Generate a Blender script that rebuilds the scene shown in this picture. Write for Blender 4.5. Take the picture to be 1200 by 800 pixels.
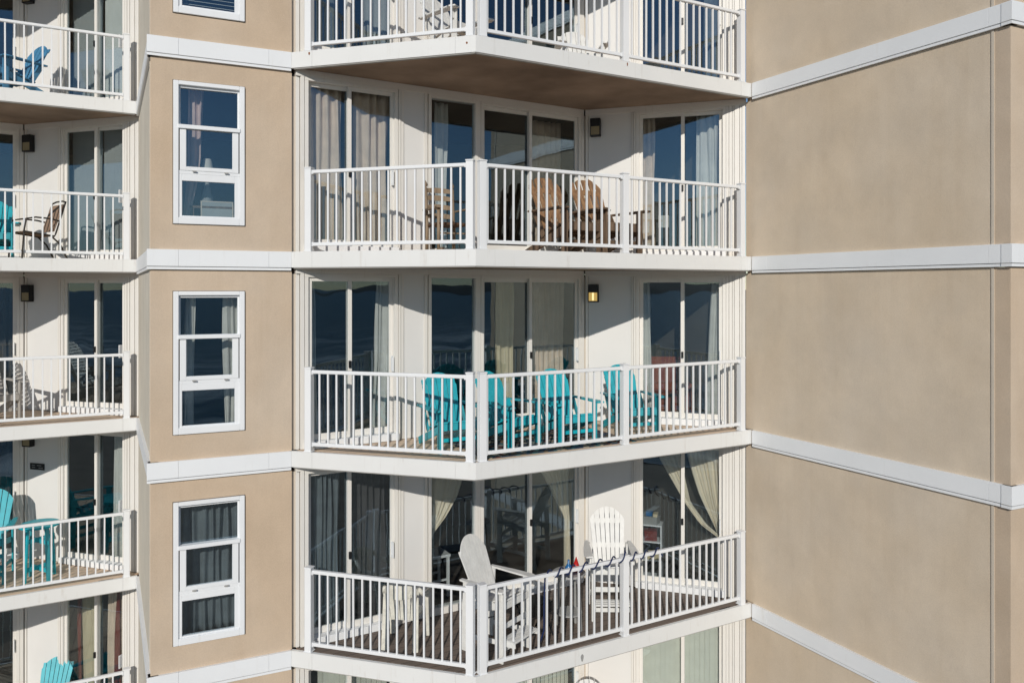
import bpy, bmesh, math, random
from mathutils import Matrix, Vector, noise
random.seed(7)
sc = bpy.context.scene
for o in list(bpy.data.objects): bpy.data.objects.remove(o)
C = bpy.context.collection
R = math.radians
ZC = 17.0                                   # camera height above the sand
# ---------------------------------------------------------------- camera, sky, sun, exposure
cam = bpy.data.cameras.new('camera'); co = bpy.data.objects.new('camera', cam); C.objects.link(co)
co.location = (0, 0, ZC); co.rotation_euler = (R(90), 0, 0)
cam.lens = 27.0; cam.sensor_width = 36; cam.sensor_fit = 'HORIZONTAL'; cam.shift_y = -61/1200
cam.clip_end = 60000; cam.clip_start = .1
sc.camera = co
SUN_M, SUN_EL = .115, R(24)
w = bpy.data.worlds.new('World'); sc.world = w; w.use_nodes = True
nt = w.node_tree; bg = nt.nodes['Background']
sky = nt.nodes.new('ShaderNodeTexSky'); sky.sky_type = 'NISHITA'; sky.sun_disc = False
sky.sun_elevation = SUN_EL; sky.sun_rotation = R(180)+math.atan(SUN_M)
sky.air_density = 1.0; sky.dust_density = .0; sky.ozone_density = 4
nt.links.new(sky.outputs[0], bg.inputs[0]); bg.inputs[1].default_value = .07
sd = bpy.data.lights.new('sun', 'SUN'); sd.energy = 3.2; sd.angle = R(.5); sd.color = (1, .945, .86)
so = bpy.data.objects.new('sun', sd); C.objects.link(so); so.location = (0, -20, 60)
so.rotation_euler = Vector((SUN_M, 1, -math.tan(SUN_EL)*math.hypot(1, SUN_M))).to_track_quat('-Z', 'Y').to_euler()
sc.view_settings.view_transform = 'Standard'; sc.view_settings.look = 'None'
sc.view_settings.exposure = 0.0; sc.view_settings.gamma = 1.0

# ---------------------------------------------------------------- materials
def srgb(r, g, b):
    f = lambda c: (c/255/12.92) if c/255 <= .04045 else ((c/255+.055)/1.055)**2.4
    return (f(r), f(g), f(b), 1)
def newmat(name):
    m = bpy.data.materials.new(name); m.use_nodes = True
    return m, m.node_tree, m.node_tree.nodes['Principled BSDF']
def mixrgb(t, fac, a, b, mode='MIX'):
    n = t.nodes.new('ShaderNodeMix'); n.data_type = 'RGBA'; n.blend_type = mode
    for i, v in ((0, fac), (6, a), (7, b)):
        if hasattr(v, 'is_output'): t.links.new(v, n.inputs[i])
        else: n.inputs[i].default_value = v
    return n.outputs[2]
def ramp(t, src, p0, p1, c0=(0,0,0,1), c1=(1,1,1,1)):
    n = t.nodes.new('ShaderNodeValToRGB'); n.color_ramp.elements[0].position = p0; n.color_ramp.elements[1].position = p1
    n.color_ramp.elements[0].color = c0; n.color_ramp.elements[1].color = c1
    t.links.new(src, n.inputs[0]); return n.outputs[0]
def tex(t, scale, detail=3, vec=(1,1,1), rough=.55, world=False):
    tc = t.nodes.new('ShaderNodeTexCoord'); mp = t.nodes.new('ShaderNodeMapping'); mp.inputs['Scale'].default_value = vec
    if world:
        g = t.nodes.new('ShaderNodeNewGeometry'); t.links.new(g.outputs['Position'], mp.inputs[0])
    else: t.links.new(tc.outputs['Object'], mp.inputs[0])
    n = t.nodes.new('ShaderNodeTexNoise'); n.inputs['Scale'].default_value = scale; n.inputs['Detail'].default_value = detail
    n.inputs['Roughness'].default_value = rough
    t.links.new(mp.outputs[0], n.inputs[0]); return n.outputs[0]
def bump(t, p, src, strength, dist=.01):
    b = t.nodes.new('ShaderNodeBump'); b.inputs['Strength'].default_value = strength; b.inputs['Distance'].default_value = dist
    t.links.new(src, b.inputs['Height']); t.links.new(b.outputs[0], p.inputs['Normal'])
def plain(name, col, rough=.6, var=.12, scale=3, bmp=0, bscale=60, spec=.4, metal=0, vec=(1,1,1), world=True, fade=False):
    m, t, p = newmat(name)
    n = tex(t, scale, 4, vec, world=world)
    c2 = tuple(c*(1-var) for c in col[:3])+(1,)
    c1 = tuple(min(1, c*(1+var*.5)) for c in col[:3])+(1,)
    cc = mixrgb(t, ramp(t, n, .3, .7), c2, c1)
    if fade:
        oi = t.nodes.new('ShaderNodeObjectInfo'); hs = t.nodes.new('ShaderNodeHueSaturation')
        for k_, lo, hi in ((1, .88, 1.0), (2, .90, 1.08)):
            q = t.nodes.new('ShaderNodeMapRange'); q.inputs[3].default_value = lo; q.inputs[4].default_value = hi
            t.links.new(oi.outputs['Random'], q.inputs[0]); t.links.new(q.outputs[0], hs.inputs[k_])
        t.links.new(cc, hs.inputs['Color']); cc = hs.outputs[0]
    t.links.new(cc, p.inputs['Base Color'])
    p.inputs['Roughness'].default_value = rough; p.inputs['Metallic'].default_value = metal
    p.inputs['Specular IOR Level'].default_value = spec
    if bmp: bump(t, p, tex(t, bscale, 2, world=world), bmp)
    return m
def stucco(name, base, warm, grey):
    m, t, p = newmat(name)
    big = ramp(t, tex(t, .55, 4, (1, 1, .8), world=True), .35, .68)
    c = mixrgb(t, big, warm, grey)
    blot = ramp(t, tex(t, 1.5, 6, (1, 1, .9), .62, world=True), .36, .66)
    c = mixrgb(t, .5, c, mixrgb(t, blot, tuple(x*.80 for x in base[:3])+(1,), base))
    streak = ramp(t, tex(t, 1.6, 3, (3.2, 3.2, .22), world=True), .52, .80)
    c = mixrgb(t, streak, c, mixrgb(t, 1.0, c, (.96, .95, .935, 1), 'MULTIPLY'))
    tc = t.nodes.new('ShaderNodeTexCoord'); sz = t.nodes.new('ShaderNodeSeparateXYZ'); t.links.new(tc.outputs['Object'], sz.inputs[0])
    dr = t.nodes.new('ShaderNodeMapRange'); dr.inputs[1].default_value = .9; dr.inputs[2].default_value = 2.4; t.links.new(sz.outputs[2], dr.inputs[0])
    ds = ramp(t, tex(t, 4.5, 4, (2.2, 2.2, .09), .7, world=True), .50, .74)
    dm = t.nodes.new('ShaderNodeMath'); dm.operation = 'MULTIPLY'; t.links.new(dr.outputs[0], dm.inputs[0]); t.links.new(ds, dm.inputs[1])
    c = mixrgb(t, dm.outputs[0], c, mixrgb(t, 1.0, c, (.96, .95, .94, 1), 'MULTIPLY'))
    fine = ramp(t, tex(t, 70, 3, world=True), .25, .75, (.93, .93, .93, 1), (1.05, 1.05, 1.05, 1))
    c = mixrgb(t, 1.0, c, fine, 'MULTIPLY')
    t.links.new(c, p.inputs['Base Color']); p.inputs['Roughness'].default_value = .92
    p.inputs['Specular IOR Level'].default_value = .15
    b1 = t.nodes.new('ShaderNodeBump'); b1.inputs['Strength'].default_value = .35; b1.inputs['Distance'].default_value = .006
    t.links.new(tex(t, 95, 3, world=True), b1.inputs['Height'])
    b2 = t.nodes.new('ShaderNodeBump'); b2.inputs['Strength'].default_value = .8; b2.inputs['Distance'].default_value = .02
    t.links.new(tex(t, 1.6, 2, world=True), b2.inputs['Height'])
    t.links.new(b2.outputs[0], b1.inputs['Normal']); t.links.new(b1.outputs[0], p.inputs['Normal'])
    return m
def paint(name, col, dirt=(.50, .44, .35, 1), amt=.35, rough=.45):
    m, t, p = newmat(name)
    s = ramp(t, tex(t, 3.0, 5, (5, 5, .35), .65, world=True), .55, .82)
    s2 = ramp(t, tex(t, 5, 4, world=True), .45, .8)
    f = t.nodes.new('ShaderNodeMath'); f.operation = 'MULTIPLY'; t.links.new(s, f.inputs[0]); t.links.new(s2, f.inputs[1])
    g = t.nodes.new('ShaderNodeMath'); g.operation = 'MULTIPLY'; t.links.new(f.outputs[0], g.inputs[0]); g.inputs[1].default_value = amt
    base = mixrgb(t, ramp(t, tex(t, 1.2, 3, world=True), .3, .7), tuple(c*.95 for c in col[:3])+(1,), col)
    t.links.new(mixrgb(t, g.outputs[0], base, dirt), p.inputs['Base Color'])
    p.inputs['Roughness'].default_value = rough
    bump(t, p, tex(t, 9, 3, world=True), .08)
    return m
def glassmat(name, tint, refl=.115):
    m = bpy.data.materials.new(name); m.use_nodes = True; t = m.node_tree; t.nodes.clear()
    out = t.nodes.new('ShaderNodeOutputMaterial'); mx = t.nodes.new('ShaderNodeMixShader')
    tr = t.nodes.new('ShaderNodeBsdfTransparent'); tr.inputs[0].default_value = tint
    gl = t.nodes.new('ShaderNodeBsdfGlossy'); gl.inputs['Roughness'].default_value = .0; gl.inputs[0].default_value = (.70, .88, 1, 1)
    g = t.nodes.new('ShaderNodeNewGeometry'); d = t.nodes.new('ShaderNodeVectorMath'); d.operation = 'DOT_PRODUCT'
    t.links.new(g.outputs['Incoming'], d.inputs[0]); t.links.new(g.outputs['Normal'], d.inputs[1])
    def ma(op, a, b=None):
        n = t.nodes.new('ShaderNodeMath'); n.operation = op
        for i, v in enumerate((a, b)):
            if v is None: continue
            if hasattr(v, 'is_output'): t.links.new(v, n.inputs[i])
            else: n.inputs[i].default_value = v
        return n.outputs[0]
    f = ma('POWER', ma('SUBTRACT', 1.0, ma('ABSOLUTE', d.outputs['Value'])), 5.0)
    f = ma('ADD', ma('MULTIPLY', f, 1-refl), refl)
    t.links.new(f, mx.inputs[0]); t.links.new(tr.outputs[0], mx.inputs[1]); t.links.new(gl.outputs[0], mx.inputs[2])
    # float glass is never quite flat: a slow ripple in the reflection
    b = t.nodes.new('ShaderNodeBump'); b.inputs['Strength'].default_value = .10; b.inputs['Distance'].default_value = .02
    t.links.new(tex(t, 1.7, 1, (1, 1, 1), world=True), b.inputs['Height']); t.links.new(b.outputs[0], gl.inputs['Normal'])
    t.links.new(mx.outputs[0], out.inputs[0]); return m
def deckmat(name, c0, c1, c2, width=.14, along='x'):
    m, t, p = newmat(name)
    tc = t.nodes.new('ShaderNodeTexCoord'); sp = t.nodes.new('ShaderNodeSeparateXYZ'); t.links.new(tc.outputs['Object'], sp.inputs[0])
    def ma(op, a, b=None):
        n = t.nodes.new('ShaderNodeMath'); n.operation = op
        for i, v in enumerate((a, b)):
            if v is None: continue
            if hasattr(v, 'is_output'): t.links.new(v, n.inputs[i])
            else: n.inputs[i].default_value = v
        return n.outputs[0]
    s = ma('DIVIDE', sp.outputs[1 if along == 'x' else 0], width)
    fr = ma('FRACT', s); fl = ma('FLOOR', s)
    wn = t.nodes.new('ShaderNodeTexWhiteNoise'); wn.noise_dimensions = '1D'; t.links.new(fl, wn.inputs['W'])
    n = ramp(t, tex(t, 6, 4, (.5, 5, 1) if along == 'x' else (5, .5, 1)), .3, .7)
    c = mixrgb(t, wn.outputs[0], c0, c1); c = mixrgb(t, mixrgb(t, .5, n, (.0, .0, .0, 1)), c, c2)
    gap = ma('LESS_THAN', fr, .05)
    c = mixrgb(t, gap, c, (.015, .012, .01, 1))
    t.links.new(c, p.inputs['Base Color']); p.inputs['Roughness'].default_value = .8; return m
def woodmat(name, ca, cb, vec=(12, 12, 1.2)):
    m, t, p = newmat(name)
    n = ramp(t, tex(t, 3.0, 5, vec), .32, .68); k = ramp(t, tex(t, 2.0, 3), .3, .7)
    c = mixrgb(t, n, ca, cb); c = mixrgb(t, mixrgb(t, .5, k, (0,0,0,1)), c, tuple(x*.45 for x in ca[:3])+(1,))
    t.links.new(c, p.inputs['Base Color']); p.inputs['Roughness'].default_value = .7
    bump(t, p, n, .3); return m
def rugmat(name):
    m, t, p = newmat(name)
    tc = t.nodes.new('ShaderNodeTexCoord')
    v = t.nodes.new('ShaderNodeTexVoronoi'); v.inputs['Scale'].default_value = 15; t.links.new(tc.outputs['Object'], v.inputs[0])
    r = t.nodes.new('ShaderNodeValToRGB'); r.color_ramp.interpolation = 'CONSTANT'
    cols = [(.02,.03,.05,1), (.10,.025,.02,1), (.03,.12,.14,1), (.30,.27,.22,1), (.02,.05,.10,1), (.14,.10,.06,1)]
    r.color_ramp.elements[0].color = cols[0]; r.color_ramp.elements[1].position = .9; r.color_ramp.elements[1].color = cols[1]
    for i, c in enumerate(cols[2:]):
        e = r.color_ramp.elements.new(.2+.17*i); e.color = c
    s = t.nodes.new('ShaderNodeSeparateColor'); t.links.new(v.outputs['Color'], s.inputs[0]); t.links.new(s.outputs[0], r.inputs[0])
    t.links.new(r.outputs[0], p.inputs['Base Color']); p.inputs['Roughness'].default_value = .95; return m
def stripemat(name, a, b, period, duty=.5):
    m, t, p = newmat(name); tc = t.nodes.new('ShaderNodeTexCoord'); sp = t.nodes.new('ShaderNodeSeparateXYZ'); t.links.new(tc.outputs['Object'], sp.inputs[0])
    d = t.nodes.new('ShaderNodeMath'); d.operation = 'DIVIDE'; t.links.new(sp.outputs[0], d.inputs[0]); d.inputs[1].default_value = period
    f = t.nodes.new('ShaderNodeMath'); f.operation = 'FRACT'; t.links.new(d.outputs[0], f.inputs[0])
    l = t.nodes.new('ShaderNodeMath'); l.operation = 'LESS_THAN'; t.links.new(f.outputs[0], l.inputs[0]); l.inputs[1].default_value = duty
    t.links.new(mixrgb(t, l.outputs[0], a, b), p.inputs['Base Color']); p.inputs['Roughness'].default_value = .9; return m

M = {}
M['stucco'] = stucco('stucco', (.595, .475, .355, 1), (.59, .45, .32, 1), (.62, .525, .425, 1))
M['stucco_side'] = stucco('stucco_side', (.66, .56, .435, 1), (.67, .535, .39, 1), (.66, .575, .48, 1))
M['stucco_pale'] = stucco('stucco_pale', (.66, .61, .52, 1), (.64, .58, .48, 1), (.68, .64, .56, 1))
M['white'] = paint('white_paint', (.82, .835, .85, 1), amt=.4)
M['fascia'] = paint('fascia_paint', (.76, .76, .745, 1), dirt=(.40, .33, .25, 1), amt=.9)
M['trim'] = paint('trim_paint', (.77, .745, .70, 1), amt=.8)
M['cream'] = paint('cream_sealant', (.60, .53, .44, 1), amt=.6)
M['panel'] = paint('panel_paint', (.75, .74, .72, 1), amt=.25)
M['rail'] = paint('rail_paint', (.80, .81, .82, 1), amt=.1, rough=.35)
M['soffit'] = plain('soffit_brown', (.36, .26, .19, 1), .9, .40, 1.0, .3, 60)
M['dark'] = plain('dark_joint', (.03, .027, .025, 1), .9)
M['caulk'] = plain('grey_caulk', (.16, .14, .12, 1), .9)
M['metal'] = plain('drip_metal', (.36, .35, .33, 1), .5)
M['black'] = plain('black_plastic', (.012, .012, .013, 1), .4)
M['glass'] = glassmat('window_glass', (.90, .92, .92, 1))
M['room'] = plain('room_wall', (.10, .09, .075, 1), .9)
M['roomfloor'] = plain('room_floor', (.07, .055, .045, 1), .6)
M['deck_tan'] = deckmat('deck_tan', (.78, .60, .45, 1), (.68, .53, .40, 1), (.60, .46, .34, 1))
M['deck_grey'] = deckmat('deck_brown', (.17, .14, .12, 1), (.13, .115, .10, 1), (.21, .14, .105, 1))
M['teal'] = plain('turquoise_resin', (.005, .385, .465, 1), .42, .16, 8, fade=True)
M['blue'] = plain('blue_resin', (.07, .24, .42, 1), .45, .1, 8)
M['whitechair'] = plain('white_resin', (.73, .73, .71, 1), .5, .1, 8)
M['greychair'] = plain('pale_grey_resin', (.42, .40, .37, 1), .5, .1, 8)
M['plastic'] = plain('cream_plastic', (.72, .70, .62, 1), .45, .2, 12)
M['wood'] = woodmat('weathered_orange_wood', (.19, .10, .055, 1), (.44, .26, .13, 1), (9, 9, .8))
M['wooddark'] = woodmat('dark_weathered_wood', (.13, .085, .055, 1), (.22, .15, .10, 1))
M['woodgrey'] = woodmat('grey_brown_wood', (.22, .155, .10, 1), (.36, .27, .18, 1))
M['seatweave'] = plain('dark_seat_weave', (.10, .055, .03, 1), .8)
M['bronze'] = plain('bronze_tube', (.035, .028, .022, 1), .45)
M['sling'] = stripemat('brown_sling', (.30, .20, .14, 1), (.24, .16, .11, 1), .02)
M['greytable'] = plain('grey_table', (.34, .34, .33, 1), .5)
M['curt_brown'] = plain('beige_curtain', (.74, .60, .48, 1), .9, .15, 5)
M['curt_white'] = plain('white_curtain', (.66, .65, .61, 1), .9, .1, 5)
M['curt_pink'] = plain('rose_curtain', (.62, .47, .43, 1), .9, .1, 5)
M['curt_grey'] = plain('grey_blue_curtain', (.16, .19, .21, 1), .9, .2, 5)
M['curt_dark'] = plain('charcoal_curtain', (.075, .072, .075, 1), .9, .2, 5)
M['curt_cream'] = plain('cream_swag_curtain', (.84, .75, .60, 1), .9, .1, 5)
M['curt_yellow'] = plain('pale_yellow_curtain', (.62, .53, .36, 1), .9, .1, 5)
M['curt_red'] = plain('red_trim_fabric', (.20, .035, .025, 1), .9, .3, 30)
M['blind'] = plain('sage_blind', (.86, .85, .74, 1), .7, .06, 5)
M['blind_white'] = plain('white_blind', (.66, .68, .66, 1), .7, .06, 5)
M['blind_grey'] = plain('grey_blind', (.34, .36, .36, 1), .7, .06, 5)
M['red'] = plain('red_plastic', (.45, .015, .012, 1), .3)
M['bluebottle'] = plain('blue_glass', (.01, .12, .32, 1), .25)
M['cord'] = plain('navy_cord', (.012, .025, .09, 1), .5)
M['leather'] = plain('rust_leather', (.27, .065, .028, 1), .5)
M['rust'] = plain('rust', (.22, .07, .02, 1), .9)
M['stain'] = plain('stain', (.33, .33, .32, 1), .9)
M['shade'] = plain('lamp_shade', (.62, .60, .55, 1), .8)
M['rug'] = rugmat('patterned_rug')
M['lampglass'] = plain('amber_glass', (.34, .28, .17, 1), .25)
m, t_, p_ = newmat('lit_amber_glass'); p_.inputs['Base Color'].default_value = (.5, .36, .12, 1)
p_.inputs['Emission Color'].default_value = (1, .66, .2, 1); p_.inputs['Emission Strength'].default_value = .45; M['lampgold'] = m
m, t_, p_ = newmat('lit_tube'); p_.inputs['Base Color'].default_value = (.8, .7, .4, 1)
p_.inputs['Emission Color'].default_value = (1, .82, .4, 1); p_.inputs['Emission Strength'].default_value = 1.1; M['lampcore'] = m

# ---------------------------------------------------------------- mesh and object helpers
class MB:
    def __init__(s): s.v = []; s.f = []
    def add(s, vs, fs):
        k = len(s.v); s.v += [tuple(v) for v in vs]; s.f += [tuple(k+i for i in f) for f in fs]; return s
    def box(s, x0, x1, y0, y1, z0, z1, mat=None):
        vs = [(x, y, z) for z in (z0, z1) for x, y in ((x0, y0), (x1, y0), (x1, y1), (x0, y1))]
        if mat is not None: vs = [mat @ Vector(v) for v in vs]
        return s.add(vs, [(0,3,2,1), (4,5,6,7), (0,1,5,4), (1,2,6,5), (2,3,7,6), (3,0,4,7)])
    def prism(s, poly, z0, z1):
        n = len(poly); vs = [(x, y, z0) for x, y in poly]+[(x, y, z1) for x, y in poly]
        a = sum(poly[i][0]*poly[(i+1) % n][1]-poly[(i+1) % n][0]*poly[i][1] for i in range(n))
        fs = [tuple(range(n-1, -1, -1)), tuple(range(n, 2*n))]+[(i, (i+1) % n, n+(i+1) % n, n+i) for i in range(n)]
        if a < 0: fs = [tuple(reversed(f)) for f in fs]
        return s.add(vs, fs)
    def plank(s, p, q, wdir, wid, thk):           # board from p to q, width along wdir
        p, q, wd = Vector(p), Vector(q), Vector(wdir).normalized()
        d = (q-p).normalized(); wd = (wd-d*wd.dot(d)).normalized(); n = d.cross(wd)
        vs = [b+wd*a*wid/2+n*c*thk/2 for b in (p, q) for a, c in ((-1,-1), (1,-1), (1,1), (-1,1))]
        return s.add(vs, [(0,3,2,1), (4,5,6,7), (0,1,5,4), (1,2,6,5), (2,3,7,6), (3,0,4,7)])
    def tube(s, pts, r, n=8):
        pts = [Vector(p) for p in pts]; vs = []; fs = []
        rr = r if isinstance(r, (list, tuple)) else [r]*len(pts); a = None
        for i, p in enumerate(pts):
            d = (pts[min(i+1, len(pts)-1)]-pts[max(i-1, 0)]).normalized()
            if a is None: a = d.orthogonal().normalized()
            a = (a-d*a.dot(d)).normalized(); b = d.cross(a)
            vs += [p+(a*math.cos(2*math.pi*k/n)+b*math.sin(2*math.pi*k/n))*rr[i] for k in range(n)]
        for i in range(len(pts)-1):
            fs += [(i*n+k, i*n+(k+1) % n, (i+1)*n+(k+1) % n, (i+1)*n+k) for k in range(n)]
        fs += [tuple(range(n-1, -1, -1)), tuple((len(pts)-1)*n+k for k in range(n))]
        return s.add(vs, fs)
    def lathe(s, prof, cx=0, cy=0, n=24):
        vs = [(cx+r*math.cos(2*math.pi*k/n), cy+r*math.sin(2*math.pi*k/n), z) for r, z in prof for k in range(n)]
        fs = [(i*n+k, i*n+(k+1) % n, (i+1)*n+(k+1) % n, (i+1)*n+k) for i in range(len(prof)-1) for k in range(n)]
        fs += [tuple(range(n-1, -1, -1)), tuple((len(prof)-1)*n+k for k in range(n))]
        return s.add(vs, fs)
    def mesh(s, name, mat, bevel=0, smooth=False):
        me = bpy.data.meshes.new(name); me.from_pydata(s.v, [], s.f)
        bm = bmesh.new(); bm.from_mesh(me); bmesh.ops.recalc_face_normals(bm, faces=bm.faces)
        if bevel:
            bmesh.ops.bevel(bm, geom=[e for e in bm.edges if e.calc_face_angle(0) > .6], offset=bevel, segments=2, affect='EDGES', clamp_overlap=True)
        bm.to_mesh(me); bm.free(); me.materials.append(mat)
        if smooth: me.polygons.foreach_set('use_smooth', [True]*len(me.polygons))
        return me
WM = {}
def frame(x, y, z=0, ang=0): return Matrix.Translation((x, y, z)) @ Matrix.Rotation(ang, 4, 'Z')
def link(name, data, parent=None, fr=None):
    o = bpy.data.objects.new(name, data); C.objects.link(o)
    if parent is not None:
        o.parent = parent; W = fr if fr is not None else WM[parent]
        o.matrix_basis = WM[parent].inverted() @ W
    else:
        W = fr if fr is not None else Matrix(); o.matrix_basis = W
    WM[o] = W; return o
def part(name, mb, mat, parent, fr=None, bevel=0, smooth=False, label=None):
    o = link(name, mb.mesh(name, M[mat], bevel, smooth), parent, fr)
    if label: o['label'] = label
    return o
def tag(o, label=None, cat=None, group=None, kind=None):
    for k, v in (('label', label), ('category', cat), ('group', group), ('kind', kind)):
        if v: o[k] = v
    return o
def thing(name, label, cat, fr, group=None): return tag(link(name, None, None, fr), label, cat, group)
def solo(name, mb, mat, fr, label, cat, group=None, bevel=0, smooth=False):
    return tag(link(name, mb.mesh(name, M[mat], bevel, smooth), None, fr), label, cat, group)
def dup(root, fr, label, group=None):
    r = root.copy(); C.objects.link(r); r.matrix_basis = fr; WM[r] = fr; r['label'] = label
    if group: r['group'] = group
    for ch in root.children:
        c = ch.copy(); C.objects.link(c); c.parent = r; WM[c] = fr @ c.matrix_basis
        for g in ch.children:
            d = g.copy(); C.objects.link(d); d.parent = c; WM[d] = WM[c] @ d.matrix_basis
    return r

# ---------------------------------------------------------------- plan of the building (metres, camera at the origin looking along +Y)
L0 = (-4.510, 9.483); L1 = (-2.928, 10.214); PROW = (-.449, 9.513); R0 = (3.657, 11.755); R1 = (5.452, 8.380)
WA = (-2.887, 10.271); WE = (1.196, 12.659); WG = (3.628, 11.905)
STEP = (9.955, -1.12)                       # one bay further along the facade
def off(p, k): return (p[0]+STEP[0]*k, p[1]+STEP[1]*k)
FH = 2.65
LV = {k: ZC+3.15-FH*i for i, k in enumerate('ABCDE')}; LV['Z'] = LV['A']+FH; LV['F'] = LV['E']-FH
BAND = .21
def seg(p, q):
    L = math.hypot(q[0]-p[0], q[1]-p[1]); return L, math.atan2(q[1]-p[1], q[0]-p[0])
def wframe(p, q, z=0): L, a = seg(p, q); return frame(p[0], p[1], z, a)
def pt(p, q, t, o=0):                       # point t along pq, o outward (to the camera's side)
    L, a = seg(p, q); return (p[0]+math.cos(a)*t+math.sin(a)*o, p[1]+math.sin(a)*t-math.cos(a)*o)

# ---------------------------------------------------------------- setting: sand, sea, far hills
def sheet(name, x0, x1, y0, y1, z, mat, nx=1, ny=1):
    mb = MB(); vs = [(x0+(x1-x0)*i/nx, y0+(y1-y0)*j/ny, 0) for j in range(ny+1) for i in range(nx+1)]
    fs = [(j*(nx+1)+i, j*(nx+1)+i+1, (j+1)*(nx+1)+i+1, (j+1)*(nx+1)+i) for j in range(ny) for i in range(nx)]
    mb.add(vs, fs); o = link(name, mb.mesh(name, mat), None, frame(0, 0, z)); o['kind'] = 'structure'; return o
sand = plain('sand', (.26, .21, .16, 1), .95, .25, .4, .5, 20)
sheet('ground', -25000, 25000, -25000, 25000, 0, sand)
m, t, p = newmat('sea_water')
surf = ramp(t, tex(t, .05, 6, (.25, 1.6, 1), .7, world=True), .46, .60)
sep = t.nodes.new('ShaderNodeSeparateXYZ'); g_ = t.nodes.new('ShaderNodeNewGeometry'); t.links.new(g_.outputs['Position'], sep.inputs[0])
mr = t.nodes.new('ShaderNodeMapRange'); mr.inputs[1].default_value = -55; mr.inputs[2].default_value = -230; mr.inputs[3].default_value = 1; mr.inputs[4].default_value = 0
t.links.new(sep.outputs[1], mr.inputs[0])
fm = t.nodes.new('ShaderNodeMath'); fm.operation = 'MULTIPLY'; t.links.new(surf, fm.inputs[0]); t.links.new(mr.outputs[0], fm.inputs[1])
t.links.new(mixrgb(t, fm.outputs[0], (.010, .036, .055, 1), (.6, .62, .62, 1)), p.inputs['Base Color'])
p.inputs['Roughness'].default_value = .3; p.inputs['Specular IOR Level'].default_value = .12
bump(t, p, tex(t, .6, 5, (.5, 1.4, 1), world=True), .6, .3)
sheet('sea', -25000, 25000, -25000, -45, .08, m)
def hills(x0, y0, x1, y1, h, seed):
    n = 60; vs = []; fs = []
    dx, dy = x1-x0, y1-y0; L = math.hypot(dx, dy); nx, ny = -dy/L, dx/L
    rows = [(-1, 0), (-.5, .55), (0, 1), (.6, .5), (1, 0)]
    for i in range(n+1):
        s = i/n; e = math.sin(math.pi*s)**.6
        for r, k in rows:
            z = h*k*e*(.55+.45*noise.noise((s*7+seed, seed, 0))+.25*noise.noise((s*21, seed, r)))
            vs.append((x0+dx*s+nx*r*260, y0+dy*s+ny*r*260, max(z, 0)-.5*(k == 0)))
    m_ = len(rows)
    for i in range(n):
        for j in range(m_-1): fs.append((i*m_+j, (i+1)*m_+j, (i+1)*m_+j+1, i*m_+j+1))
    mb = MB().add(vs, fs); o = link('hills', mb.mesh('hills', M_h)); o['kind'] = 'structure'
M_h = plain('far_hill', (.05, .06, .06, 1), .95, .3, .01)
hills(-3600, -2600, -900, -3300, 110, 3); hills(3900, -1400, 2600, -2500, 80, 9)

# ---------------------------------------------------------------- the building
B = tag(link('apartment_building', None, None, frame(0, 14, 0)), 'tan stucco beachfront apartment building with white bands and angled balconies', 'building')
ang_side = seg(R0, R1)[1]
vin = (-math.cos(ang_side), -math.sin(ang_side))          # into the building
def deep(p, d): return (p[0]+vin[0]*d, p[1]+vin[1]*d)
WALLY = .04                                               # stucco stands 4 cm behind the bands

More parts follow.
